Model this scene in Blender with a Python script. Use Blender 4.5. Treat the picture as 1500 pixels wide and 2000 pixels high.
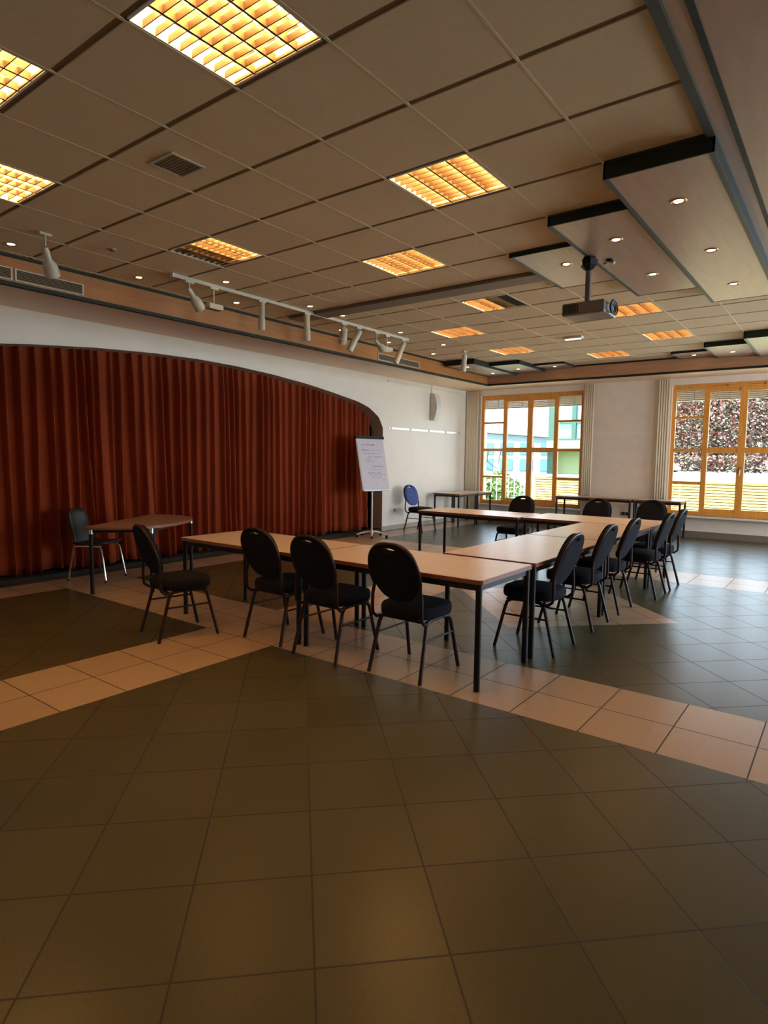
import bpy, bmesh, math, random
from mathutils import Vector, Matrix
random.seed(7)
PI = math.pi
S = bpy.context.scene
COL = S.collection
for o in list(bpy.data.objects):
    bpy.data.objects.remove(o)

# ------------------------------------------------------------------ camera, exposure, world, daylight
EYE = 1.5736
cam_d = bpy.data.cameras.new('camera')
cam = bpy.data.objects.new('camera', cam_d); COL.objects.link(cam)
cam_d.sensor_fit = 'HORIZONTAL'; cam_d.sensor_width = 36.0
cam_d.lens = 36.0 * 1205.17 / 1500.0
cam_d.clip_start = 0.05; cam_d.clip_end = 400
R_ = Vector((0.79666408, 0.60430842, 0.01173322)); U_ = Vector((-0.06237504, 0.06288982, 0.99606939)); F_ = Vector((-0.60119522, 0.79426456, -0.08779582))
cam.matrix_world = Matrix(((R_.x, U_.x, -F_.x, 0), (R_.y, U_.y, -F_.y, 0), (R_.z, U_.z, -F_.z, EYE), (0, 0, 0, 1)))
S.camera = cam
S.view_settings.view_transform = 'Standard'; S.view_settings.look = 'None'
S.view_settings.gamma = 1.0; S.view_settings.exposure = 0.0; S.view_settings.use_curve_mapping = False
S.cycles.max_bounces = 8; S.cycles.diffuse_bounces = 5; S.cycles.glossy_bounces = 4
S.cycles.transmission_bounces = 8; S.cycles.transparent_max_bounces = 12
S.cycles.sample_clamp_indirect = 6.0; S.cycles.caustics_reflective = False; S.cycles.caustics_refractive = False
S.cycles.use_denoising = True

SKY = 6.0            # daylight outside
LAMP = 98.0          # fluorescent tubes
SIDE = 1.0           # strength of the added fill lamps at windows right of the frame

W = bpy.data.worlds.new('sky'); S.world = W; W.use_nodes = True
wn = W.node_tree.nodes; wl = W.node_tree.links
wn.clear()
wo = wn.new('ShaderNodeOutputWorld'); bg = wn.new('ShaderNodeBackground'); tc = wn.new('ShaderNodeTexCoord')
sx = wn.new('ShaderNodeSeparateXYZ'); rp = wn.new('ShaderNodeValToRGB')
wl.new(tc.outputs['Generated'], sx.inputs[0]); wl.new(sx.outputs['Z'], rp.inputs[0]); wl.new(rp.outputs[0], bg.inputs['Color']); wl.new(bg.outputs[0], wo.inputs[0])
rp.color_ramp.elements[0].position = 0.0; rp.color_ramp.elements[0].color = (0.80, 0.92, 1.0, 1)
rp.color_ramp.elements[1].position = 0.6; rp.color_ramp.elements[1].color = (0.40, 0.66, 1.0, 1)
bg.inputs['Strength'].default_value = SKY

sun_d = bpy.data.lights.new('sun', 'SUN'); sun_d.energy = 26.0; sun_d.angle = 0.01; sun_d.color = (1.0, 0.92, 0.80)
sun = bpy.data.objects.new('sun', sun_d); COL.objects.link(sun)
sun.rotation_euler = Vector((0.16, 0.36, -1.0)).to_track_quat('-Z', 'Y').to_euler()     # high sun behind the building

def area(name, loc, rot, sx_, sy_, power, color):
    d = bpy.data.lights.new(name, 'AREA'); d.shape = 'RECTANGLE'; d.size = sx_; d.size_y = sy_
    d.energy = power; d.color = color
    o = bpy.data.objects.new(name, d); COL.objects.link(o); o.location = loc; o.rotation_euler = rot
    return o
DAY = (0.52, 0.74, 1.0)
# fill lamps added at unseen windows right of the frame, boosting the daylight
DAYW = (0.76, 0.87, 1.0)
area('daylight_fill_side', (5.38, 11.6, 1.8), (0, PI/2, 0), 2.6, 2.6, 270*SIDE, DAYW)
area('daylight_fill_side', (5.38, 7.6, 1.8), (0, PI/2, 0), 2.6, 2.6, 100*SIDE, DAYW)
area('daylight_fill_back', (2.4, 13.95, 1.8), (-PI/2, 0, 0), 2.6, 2.6, 200*SIDE, DAY)
for wx in (-6.28, -1.8):     # portals: guide sky sampling through the two back windows
    p = area('window_portal', (wx, 14.5, 1.8), (-PI/2, 0, 0), 2.9, 3.0, 1.0, (1, 1, 1)); p.data.cycles.is_portal = True

# ------------------------------------------------------------------ material helpers
MATS = {}
def new_mat(name):
    m = bpy.data.materials.new(name); m.use_nodes = True
    return m, m.node_tree.nodes, m.node_tree.links, m.node_tree.nodes['Principled BSDF']
def mat(name, col, rough=0.5, metal=0.0, var=0.06, scale=12.0, bump=0.0, bscale=200.0, spec=None, emit=None, estr=0.0, stretch=None, sheen=0.0, coat=0.0):
    if name in MATS: return MATS[name]
    m, n, l, b = new_mat(name)
    tc = n.new('ShaderNodeTexCoord'); mp = n.new('ShaderNodeMapping'); nz = n.new('ShaderNodeTexNoise'); rp = n.new('ShaderNodeValToRGB')
    l.new(tc.outputs['Object'], mp.inputs[0]); l.new(mp.outputs[0], nz.inputs['Vector']); nz.inputs['Scale'].default_value = scale
    nz.inputs['Detail'].default_value = 4
    if stretch: mp.inputs['Scale'].default_value = stretch
    rp.color_ramp.elements[0].position = 0.3; rp.color_ramp.elements[1].position = 0.7
    rp.color_ramp.elements[0].color = tuple(c*(1-var) for c in col) + (1,)
    rp.color_ramp.elements[1].color = tuple(min(1, c*(1+var)) for c in col) + (1,)
    l.new(nz.outputs['Fac'], rp.inputs[0]); l.new(rp.outputs[0], b.inputs['Base Color'])
    b.inputs['Roughness'].default_value = rough; b.inputs['Metallic'].default_value = metal
    if spec is not None: b.inputs['Specular IOR Level'].default_value = spec
    if sheen: b.inputs['Sheen Weight'].default_value = sheen
    if coat: b.inputs['Coat Weight'].default_value = coat; b.inputs['Coat Roughness'].default_value = 0.15
    if bump:
        nb = n.new('ShaderNodeTexNoise'); nb.inputs['Scale'].default_value = bscale; bp = n.new('ShaderNodeBump')
        bp.inputs['Strength'].default_value = bump; bp.inputs['Distance'].default_value = 0.01
        l.new(tc.outputs['Object'], nb.inputs['Vector']); l.new(nb.outputs['Fac'], bp.inputs['Height']); l.new(bp.outputs[0], b.inputs['Normal'])
    if emit:
        b.inputs['Emission Color'].default_value = tuple(emit) + (1,); b.inputs['Emission Strength'].default_value = estr
    MATS[name] = m
    return m
def M_wood(name, c1, c2, rough=0.4, scale=3.0, stretch=(1, 12, 12), spec=0.5):
    if name in MATS: return MATS[name]
    m, n, l, b = new_mat(name)
    tc = n.new('ShaderNodeTexCoord'); mp = n.new('ShaderNodeMapping'); nz = n.new('ShaderNodeTexNoise'); rp = n.new('ShaderNodeValToRGB')
    mp.inputs['Scale'].default_value = stretch
    l.new(tc.outputs['Object'], mp.inputs[0]); l.new(mp.outputs[0], nz.inputs['Vector'])
    nz.inputs['Scale'].default_value = scale; nz.inputs['Detail'].default_value = 6; nz.inputs['Distortion'].default_value = 0.6
    rp.color_ramp.elements[0].position = 0.3; rp.color_ramp.elements[1].position = 0.72
    rp.color_ramp.elements[0].color = c1 + (1,); rp.color_ramp.elements[1].color = c2 + (1,)
    l.new(nz.outputs['Fac'], rp.inputs[0]); l.new(rp.outputs[0], b.inputs['Base Color'])
    b.inputs['Roughness'].default_value = rough; b.inputs['Specular IOR Level'].default_value = spec
    MATS[name] = m
    return m

# floor: stone tiles, light bands square to the room, grey-green fields laid diagonally
def floor_material():
    m, n, l, b = new_mat('floor_tiles')
    geo = n.new('ShaderNodeNewGeometry'); sp = n.new('ShaderNodeSeparateXYZ'); l.new(geo.outputs['Position'], sp.inputs[0])
    X, Y = sp.outputs['X'], sp.outputs['Y']
    def mth(op, a, b_=None, c_=None):
        nd = n.new('ShaderNodeMath'); nd.operation = op
        for i, v in enumerate((a, b_, c_)):
            if v is None: continue
            if isinstance(v, (int, float)): nd.inputs[i].default_value = v
            else: l.new(v, nd.inputs[i])
        return nd.outputs[0]
    def rng(v, lo, hi): return mth('MULTIPLY', mth('GREATER_THAN', v, lo), mth('LESS_THAN', v, hi))
    def mx(*vs):
        r = vs[0]
        for v in vs[1:]: r = mth('MAXIMUM', r, v)
        return r
    s = 0.43021; x0 = -0.32442; y0 = 3.44775
    xa = x0 - 8*s; xl = -7.28
    inner = mth('GREATER_THAN', X, -7.86)
    bandB = rng(Y, y0, y0+2*s); band2 = rng(Y, 8.61, 8.61+2*s); bandN = rng(Y, y0-12*s, y0-10*s)
    bandA = rng(X, xa-2*s, xa); bandL = rng(X, -7.86, xl); bandR = rng(X, x0+2*s, x0+4*s)
    diam = mth('LESS_THAN', mth('ADD', mth('ABSOLUTE', mth('ADD', X, 2.48)), mth('ABSOLUTE', mth('SUBTRACT', Y, 6.45))), 1.217)
    pinkb = mth('MULTIPLY', mx(bandB, band2, bandN, bandA, bandL, bandR), inner)
    pink = mx(pinkb, diam)
    k = 1/(s*math.sqrt(2))
    u = mth('SUBTRACT', mth('MULTIPLY', mth('ADD', X, Y), k), 0.11)
    v = mth('SUBTRACT', mth('MULTIPLY', mth('SUBTRACT', Y, X), k), 0.145)
    a = mth('DIVIDE', mth('SUBTRACT', X, x0), s); c = mth('DIVIDE', mth('SUBTRACT', Y, y0), s)
    def sel(f, p, q): return mth('ADD', mth('MULTIPLY', p, f), mth('MULTIPLY', q, mth('SUBTRACT', 1.0, f)))
    t1 = sel(pinkb, a, u); t2 = sel(pinkb, c, v)
    def edge(t):
        fr = mth('FRACT', t); return mth('MINIMUM', fr, mth('SUBTRACT', 1.0, fr))
    dist = mth('MINIMUM', edge(t1), edge(t2))
    grout = mth('LESS_THAN', dist, 0.0085)
    cb = n.new('ShaderNodeCombineXYZ'); l.new(mth('FLOOR', t1), cb.inputs[0]); l.new(mth('FLOOR', t2), cb.inputs[1]); l.new(pinkb, cb.inputs[2])
    wnz = n.new('ShaderNodeTexWhiteNoise'); l.new(cb.outputs[0], wnz.inputs['Vector'])
    nz = n.new('ShaderNodeTexNoise'); nz.inputs['Scale'].default_value = 90; nz.inputs['Detail'].default_value = 5; l.new(geo.outputs['Position'], nz.inputs['Vector'])
    nz2 = n.new('ShaderNodeTexNoise'); nz2.inputs['Scale'].default_value = 2.5; nz2.inputs['Detail'].default_value = 3; l.new(geo.outputs['Position'], nz2.inputs['Vector'])
    val = mth('ADD', mth('MULTIPLY', wnz.outputs['Value'], 0.16), mth('ADD', mth('MULTIPLY', nz.outputs['Fac'], 0.5), mth('MULTIPLY', nz2.outputs['Fac'], 0.16)))
    val = mth('ADD', val, 0.59)
    def mixc(f, A, B):
        mn = n.new('ShaderNodeMix'); mn.data_type = 'RGBA'; l.new(f, mn.inputs['Factor'])
        for key, q in (('A', A), ('B', B)):
            sock = [i for i in mn.inputs if i.name == key and i.type == 'RGBA'][0]
            if isinstance(q, tuple): sock.default_value = q
            else: l.new(q, sock)
        return [o for o in mn.outputs if o.type == 'RGBA'][0]
    base = mixc(pink, (0.084, 0.076, 0.034, 1), (0.46, 0.335, 0.215, 1))
    vm = n.new('ShaderNodeVectorMath'); vm.operation = 'SCALE'; l.new(base, vm.inputs[0]); l.new(val, vm.inputs['Scale'])
    col = mixc(grout, vm.outputs[0], (0.045, 0.036, 0.028, 1))
    l.new(col, b.inputs['Base Color'])
    l.new(mth('ADD', mth('MULTIPLY', grout, 0.4), mth('ADD', mth('MULTIPLY', nz.outputs['Fac'], 0.06), 0.26)), b.inputs['Roughness'])
    b.inputs['Specular IOR Level'].default_value = 0.36
    bp = n.new('ShaderNodeBump'); bp.inputs['Strength'].default_value = 0.25; bp.inputs['Distance'].default_value = 0.004
    l.new(mth('ADD', mth('SUBTRACT', 1.0, grout), mth('MULTIPLY', nz.outputs['Fac'], 0.04)), bp.inputs['Height']); l.new(bp.outputs[0], b.inputs['Normal'])
    return m

def glass_material(name, tint=(1, 1, 1), rough=0.0):
    m = bpy.data.materials.new(name); m.use_nodes = True; n = m.node_tree.nodes; l = m.node_tree.links; n.clear()
    o = n.new('ShaderNodeOutputMaterial'); mix = n.new('ShaderNodeMixShader'); t = n.new('ShaderNodeBsdfTransparent'); g = n.new('ShaderNodeBsdfGlossy')
    fr = n.new('ShaderNodeFresnel'); fr.inputs[0].default_value = 1.3
    t.inputs[0].default_value = tint + (1,); g.inputs['Roughness'].default_value = rough
    l.new(fr.outputs[0], mix.inputs[0]); l.new(t.outputs[0], mix.inputs[1]); l.new(g.outputs[0], mix.inputs[2]); l.new(mix.outputs[0], o.inputs[0])
    return m

m_floor = floor_material()
m_wall = mat('white_plaster', (0.92, 0.86, 0.76), 0.42, var=0.02, scale=3, bump=0.05, bscale=80, spec=0.35)
m_wallside = mat('beige_plaster', (0.50, 0.43, 0.33), 0.75, var=0.03, scale=3)
m_pier = mat('pale_wallpaper', (0.90, 0.79, 0.66), 0.7, var=0.03, scale=4)
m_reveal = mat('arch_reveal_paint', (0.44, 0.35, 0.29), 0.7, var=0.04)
m_sof = M_wood('soffit_veneer', (0.82, 0.60, 0.41), (0.88, 0.66, 0.46), 0.45, 2.0, (8, 1, 8))
m_tile = mat('mineral_ceiling_tile', (0.74, 0.58, 0.37), 0.85, var=0.03, scale=40, bump=0.25, bscale=500)
m_tbar = mat('cream_grid_bar', (0.72, 0.58, 0.39), 0.5, var=0.02)
m_gap = mat('shadow_gap_metal', (0.26, 0.18, 0.10), 0.7)
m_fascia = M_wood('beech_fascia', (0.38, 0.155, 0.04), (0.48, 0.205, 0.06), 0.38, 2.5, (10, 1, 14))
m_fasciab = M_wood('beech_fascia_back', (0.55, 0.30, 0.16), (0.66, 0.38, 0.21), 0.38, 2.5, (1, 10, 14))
m_trim = mat('dark_green_metal_trim', (0.022, 0.028, 0.02), 0.55, var=0.1, spec=0.25)
m_trimg = mat('grey_green_metal_trim', (0.075, 0.082, 0.074), 0.5, var=0.06, spec=0.3)
m_panel = M_wood('brown_ceiling_veneer', (0.44, 0.29, 0.21), (0.52, 0.36, 0.27), 0.34, 2.0, (8, 1, 8), 0.6)
m_beam = mat('taupe_slot_cover', (0.22, 0.17, 0.12), 0.6)
m_pine = M_wood('orange_pine', (0.72, 0.29, 0.045), (0.86, 0.39, 0.08), 0.35, 3.0, (6, 6, 1))
m_white = mat('white_lacquer', (0.75, 0.74, 0.70), 0.35, var=0.02)
m_offw = mat('off_white_metal', (0.62, 0.58, 0.47), 0.35, var=0.03)
m_black = mat('black_tube', (0.012, 0.010, 0.010), 0.42, var=0.1, spec=0.25)
m_brown = mat('dark_bronze_tube', (0.030, 0.016, 0.011), 0.42, var=0.1, spec=0.22)
m_fab = mat('navy_upholstery', (0.012, 0.013, 0.020), 0.9, var=0.25, scale=60, bump=0.2, bscale=400, spec=0.15)
m_fabblue = mat('blue_backrest_fabric_lit', (0.09, 0.13, 0.36), 0.9, var=0.25, scale=60, bump=0.2, bscale=400, spec=0.15)  # blue fabric, with the window light on it painted into the colour
m_shell = mat('black_plastic', (0.014, 0.015, 0.015), 0.5, var=0.1)
m_chrome = mat('chrome', (0.75, 0.75, 0.75), 0.14, 1.0, var=0.02)
m_alu = mat('brushed_aluminium', (0.72, 0.72, 0.70), 0.3, 1.0, var=0.03)
m_top = M_wood('beech_laminate', (0.64, 0.52, 0.40), (0.72, 0.60, 0.47), 0.32, 2.5, (1, 9, 1), 0.5)
m_edge = mat('red_brown_edge', (0.26, 0.085, 0.04), 0.35, var=0.1)
m_frame = mat('dark_grey_frame', (0.022, 0.021, 0.022), 0.45, var=0.1, spec=0.3)
m_velvet = mat('rust_velvet', (0.30, 0.052, 0.015), 0.8, var=0.06, scale=2, spec=0.1, sheen=0.1)
m_dark = mat('stage_black', (0.02, 0.025, 0.025), 0.9)
m_plinth = mat('dark_plinth', (0.035, 0.030, 0.020), 0.8, spec=0.1)
m_base = mat('tile_skirting', (0.50, 0.42, 0.34), 0.5, var=0.05)
m_baseb = mat('brown_skirting', (0.22, 0.17, 0.13), 0.5, var=0.05)
m_glass = glass_material('clear_window_glass', (0.97, 0.99, 0.98))
m_blind = mat('grey_blind_slats', (0.62, 0.52, 0.40), 0.5, var=0.05)
m_curtp = mat('cream_side_curtain', (0.82, 0.72, 0.54), 0.8, var=0.03, scale=20)
m_paper = mat('flip_chart_paper', (0.72, 0.70, 0.78), 0.6, var=0.01)
m_ink = mat('grey_marker_ink', (0.22, 0.20, 0.30), 0.7)
m_inkred = mat('red_marker_ink', (0.70, 0.16, 0.18), 0.7)
WARM = (1.0, 0.49, 0.14)
m_tube = mat('lit_fluorescent_tube', (0.9, 0.8, 0.6), 0.4, emit=WARM, estr=LAMP)
m_tubeoff = mat('unlit_fluorescent_tube', (0.6, 0.6, 0.6), 0.3)
m_louv = mat('satin_louvre', (0.10, 0.068, 0.042), 0.45, 0.0, var=0.03)
m_refl = mat('lamp_reflector', (0.05, 0.033, 0.018), 0.5)
m_bulb = mat('lit_halogen_lens', (1, 0.9, 0.7), 0.3, emit=(1.0, 0.62, 0.28), estr=22.0)
m_bronze = mat('copper_ring', (0.55, 0.33, 0.18), 0.3, 0.8)

# ------------------------------------------------------------------ mesh helpers
class G:
    def __init__(s): s.v = []; s.f = []
    def add(s, vs, fs, M=None):
        k = len(s.v)
        s.v += [tuple(M @ Vector(p)) if M else tuple(p) for p in vs]; s.f += [tuple(i+k for i in f) for f in fs]
        return s
    def box(s, x0, x1, y0, y1, z0, z1, M=None):
        return s.add([(x0,y0,z0),(x1,y0,z0),(x1,y1,z0),(x0,y1,z0),(x0,y0,z1),(x1,y0,z1),(x1,y1,z1),(x0,y1,z1)],
                     [(0,3,2,1),(4,5,6,7),(0,1,5,4),(1,2,6,5),(2,3,7,6),(3,0,4,7)], M)
    def prism(s, poly, z0, z1, M=None):
        n = len(poly)
        return s.add([(x,y,z0) for x,y in poly]+[(x,y,z1) for x,y in poly],
                     [tuple(range(n))[::-1], tuple(range(n,2*n))]+[(i,(i+1)%n,n+(i+1)%n,n+i) for i in range(n)], M)
    def tube(s, pts, r, n=10, cap=True, r2=None):
        pts = [Vector(p) for p in pts]; N = len(pts); rings = []
        t0 = (pts[1]-pts[0]).normalized(); up = Vector((0,0,1)) if abs(t0.z) < 0.9 else Vector((1,0,0))
        a = t0.cross(up).normalized()
        for i, p in enumerate(pts):
            if i == 0: t = pts[1]-pts[0]
            elif i == N-1: t = pts[-1]-pts[-2]
            else: t = (pts[i+1]-pts[i]).normalized()+(pts[i]-pts[i-1]).normalized()
            t.normalize(); a = (a - t*a.dot(t)).normalized(); b = t.cross(a)
            rr = r if r2 is None else r+(r2-r)*i/(N-1)
            rings.append([p+(a*math.cos(2*PI*k/n)+b*math.sin(2*PI*k/n))*rr for k in range(n)])
        vs = [q for R in rings for q in R]; fs = []
        for i in range(N-1):
            for k in range(n): fs.append((i*n+k, i*n+(k+1)%n, (i+1)*n+(k+1)%n, (i+1)*n+k))
        if cap: fs += [tuple(range(n))[::-1], tuple(range((N-1)*n, N*n))]
        return s.add(vs, fs)
    def cyl(s, p0, p1, r, n=14, r2=None): return s.tube([p0, p1], r, n, True, r2)
    def lathe(s, prof, n=20, M=None):       # prof: (radius, z)
        vs = []; fs = []
        for (r, z) in prof:
            for k in range(n): vs.append((r*math.cos(2*PI*k/n), r*math.sin(2*PI*k/n), z))
        for i in range(len(prof)-1):
            for k in range(n): fs.append((i*n+k, i*n+(k+1)%n, (i+1)*n+(k+1)%n, (i+1)*n+k))
        fs += [tuple(range(n))[::-1], tuple(range((len(prof)-1)*n, len(prof)*n))]
        return s.add(vs, fs, M)
def obj(name, g, m, parent=None, smooth=False, bevel=0.0, sub=0, weld=False):
    me = bpy.data.meshes.new(name); me.from_pydata(g.v, [], g.f); me.update()
    bm = bmesh.new(); bm.from_mesh(me)
    if weld: bmesh.ops.remove_doubles(bm, verts=bm.verts, dist=1e-5)
    bmesh.ops.recalc_face_normals(bm, faces=bm.faces); bm.to_mesh(me); bm.free()
    o = bpy.data.objects.new(name, me); COL.objects.link(o); me.materials.append(m)
    if parent: o.parent = parent
    if smooth:
        me.polygons.foreach_set('use_smooth', [True]*len(me.polygons))
        try: me.set_sharp_from_angle(angle=math.radians(40))
        except Exception: pass
    if bevel:
        md = o.modifiers.new('bevel', 'BEVEL'); md.width = bevel; md.segments = 2; md.limit_method = 'ANGLE'
    if sub:
        md = o.modifiers.new('sub', 'SUBSURF'); md.levels = sub; md.render_levels = sub
    return o
def tag(o, label, cat, group=None):
    o['label'] = label; o['category'] = cat
    if group: o['group'] = group
    return o
def thing(name, label, cat, loc=(0,0,0), rz=0.0, group=None):
    o = bpy.data.objects.new(name, None); COL.objects.link(o); o.empty_display_size = 0.1
    o.location = loc; o.rotation_euler = (0, 0, rz); return tag(o, label, cat, group)
def struct(name, g, m, parent=None, **k):
    o = obj(name, g, m, parent, **k)
    if not parent: o['kind'] = 'structure'
    return o
def kids(o): return [c for c in bpy.data.objects if c.parent == o]
def dup(root, loc, rz, label, group=None):
    r = root.copy(); COL.objects.link(r); r.location = loc; r.rotation_euler = (0, 0, rz); r['label'] = label
    if group: r['group'] = group
    for ch in kids(root):
        c = ch.copy(); COL.objects.link(c); c.parent = r
        for g in kids(ch):
            d = g.copy(); COL.objects.link(d); d.parent = c
    return r
def arc(cx, cy, r, a0, a1, n):
    return [(cx+r*math.cos(math.radians(a0+(a1-a0)*i/n)), cy+r*math.sin(math.radians(a0+(a1-a0)*i/n))) for i in range(n+1)]
def rrect(x0, x1, y0, y1, r, n=5):
    return arc(x1-r, y1-r, r, 0, 90, n)+arc(x0+r, y1-r, r, 90, 180, n)+arc(x0+r, y0+r, r, 180, 270, n)+arc(x1-r, y0+r, r, 270, 360, n)

# ------------------------------------------------------------------ the room
C = 3.362            # height of the tiled ceiling
GX, GY, T = -1.3177, 2.6932, 0.6
gx = lambda i: GX+T*i
gy = lambda j: GY+T*j
LX = -6.18; RX = -0.755; BY = gy(15)       # edges of the tiled ceiling
WX = -8.0; WY = 14.05; SOF = 3.285
XR = 5.5; YN = -4.0

struct('floor', G().box(-9.6, XR+.1, YN-.1, WY+.3, -.12, 0), m_floor)

# stage arch wall
def arch_z(y):
    pts = [(1.20, 2.2), (1.35, 2.42), (1.66, 2.59), (2.03, 2.69), (2.79, 2.80), (3.49, 2.89), (4.3, 2.965), (5.1, 3.01), (5.85, 3.025),
           (6.6, 3.01), (7.4, 2.965), (8.21, 2.89), (8.91, 2.80), (9.67, 2.69), (10.04, 2.59), (10.35, 2.42), (10.5, 2.2)]
    if y <= pts[0][0] or y >= pts[-1][0]: return 2.2
    for (a, za), (b, zb) in zip(pts, pts[1:]):
        if a <= y <= b:
            t = (y-a)/(b-a); return za+(zb-za)*t
g = G()
ys = [1.2+9.3*(0.5-0.5*math.cos(PI*k/64)) for k in range(65)]
top = 3.40
for a, b in zip(ys, ys[1:]):
    za, zb = arch_z(a), arch_z(b)
    k = [(WX, a, za), (WX, b, zb), (WX, b, top), (WX, a, top)]
    g.add(k+[(p[0]-.3, p[1], p[2]) for p in k], [(0,1,2,3), (7,6,5,4)])
g.box(WX-.3, WX, 10.5, WY+.3, 0, top); g.box(WX-.3, WX, YN-.1, 1.2, 0, top)
wall_left = struct('wall_left', g, m_wall)
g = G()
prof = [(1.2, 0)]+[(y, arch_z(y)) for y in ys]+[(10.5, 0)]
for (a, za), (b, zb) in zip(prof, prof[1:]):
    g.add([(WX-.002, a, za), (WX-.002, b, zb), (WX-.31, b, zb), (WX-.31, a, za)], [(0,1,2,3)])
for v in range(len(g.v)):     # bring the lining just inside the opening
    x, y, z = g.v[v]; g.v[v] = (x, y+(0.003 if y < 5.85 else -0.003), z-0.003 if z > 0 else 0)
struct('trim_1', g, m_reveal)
struct('wall_stage', G().box(-9.6, -9.5, .5, 11.2, 0, 3.4).box(-9.5, -8.3, .5, .6, 0, 3.4).box(-9.5, -8.3, 11.1, 11.2, 0, 3.4).box(-9.6, -8.3, .5, 11.2, 3.4, 3.5), m_dark)
struct('trim_2', G().box(WX-.26, WX-.02, 1.2, 10.497, 0.001, .05), m_plinth)
struct('baseboard_left', G().box(WX, WX+.015, 10.52, WY, 0, .10), m_base)

# back wall with two windows in view and one beyond the frame
WIN = [(-7.60, -4.97), (-3.11, -0.48), (1.1, 3.73)]
Z0, Z1 = 0.45, 3.15
g = G(); prev = WX-.3
for a, b in WIN+[(XR+.1, None)]:
    g.box(prev, a, WY, WY+.3, 0, 3.62)
    if b: g.box(a, b, WY, WY+.3, 0, Z0).box(a, b, WY, WY+.3, Z1, 3.62); prev = b
struct('wall_back', g, m_pier)
struct('baseboard_back', G().box(WX+.02, XR, WY-.03, WY, 0, .13), m_baseb)
struct('trim_3', G().box(-4.70, -3.37, WY-.012, WY, 2.16, 2.19), m_wall)
# right wall, near wall
g = G(); prev = YN
for a, b in ((6.3, 8.9), (10.3, 12.9), (WY+.3, None)):
    g.box(XR, XR+.2, prev, a, 0, 3.6)
    if b: g.box(XR, XR+.2, a, b, 0, .5).box(XR, XR+.2, a, b, 3.1, 3.6); prev = b
struct('wall_right', g, m_pier)
struct('wall_front', G().box(WX-.3, XR+.2, YN-.2, YN, 0, 3.6), m_wall)

# soffits
struct('ceiling', G().box(-9.7, XR+.3, YN-.3, WY+.35, 3.64, 3.8), m_dark)  # unseen roof slab, added to keep the sun from leaking in
struct('ceiling', G().box(WX-.3, LX-.03, YN, WY+.3, SOF, SOF+.1).box(LX-.03, XR, BY+.03, WY+.3, SOF, SOF+.1), m_sof)
# tiled ceiling: one slab per tile, open where a lamp sits
LIGHTS = [(-2,-2), (-4,-3), (-6,-2), (-2,1), (-6,1), (-4,3), (-4,6), (-6,8), (-2,8), (-6,11), (-2,11), (-4,13)]
LS = set(LIGHTS)
g = G(); gt = G(); gg = G()
JL = -11
gap = .018
for j in range(JL, 15):
    for i in range(-8, 1):
        if (i, j) in LS: continue
        g.box(gx(i)+.002, gx(i+1)-.002, gy(j)+gap, gy(j+1)-gap, C, C+.02)
    g.box(LX, gx(-8)-.002, gy(j)+gap, gy(j+1)-gap, C, C+.02)
    g.box(gx(1)-.002, RX, gy(j)+gap, gy(j+1)-gap, C, C+.02) if gx(1) < RX else None
struct('ceiling', g, m_tile)
for j in range(JL, 16): gg.box(LX, RX, gy(j)-.03, gy(j)+.03, C+.007, C+.018)
struct('trim_4', gg, m_gap)
for i in range(-8, 1): gt.box(gx(i)-.007, gx(i)+.007, gy(JL), gy(15), C-.002, C+.006)
struct('trim_5', gt, m_tbar)
struct('ceiling', G().box(LX, RX, YN, BY, C+.14, C+.2), m_dark)
# fascia boards round the tiled field, dark metal edges
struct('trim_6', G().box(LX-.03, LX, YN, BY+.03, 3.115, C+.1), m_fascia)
struct('trim_7', G().box(LX-.036, LX+.012, YN, BY-.012, 3.085, 3.12), m_trim)
struct('trim_8', G().box(LX-.001, LX+.012, YN, BY-.012, C-.028, C-.001), m_trim)
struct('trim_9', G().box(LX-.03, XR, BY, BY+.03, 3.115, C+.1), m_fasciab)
struct('trim_10', G().box(LX-.036, XR, BY-.012, BY+.036, 3.085, 3.12), m_trim)
struct('trim_11', G().box(gx(-5), gx(-2), BY-.012, BY+.001, C-.028, C-.001), m_trim)
# right-hand edge: metal strip, veneer strip, shadow line and veneer ceiling
struct('trim_12', G().box(RX, RX+.045, YN, BY-.012, C-.02, C+.02), m_trimg)
struct('trim_13', G().box(RX+.046, RX+.122, YN, BY-.012, C-.004, C+.02), m_panel)
struct('trim_14', G().box(RX+.122, RX+.150, YN, BY-.012, C-.012, C+.02), m_trim)
struct('ceiling', G().box(RX+.150, XR, YN, BY-.012, C-.006, C+.03), m_panel)
struct('ceiling', G().box(RX-.1, XR+.2, YN-.2, WY+.3, C+.2, C+.26), m_dark)
# taupe strip across the ceiling (covers the screen slot)
g = G().box(gx(-7.6), gx(-2)-.005, gy(5.0), gy(5.40), C-.035, C-.005)
t = tag(obj('ceiling_slot_cover', g, m_beam), 'long narrow taupe cover strip running across the tiled ceiling beside the wooden panels', 'ceiling strip')

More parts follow.
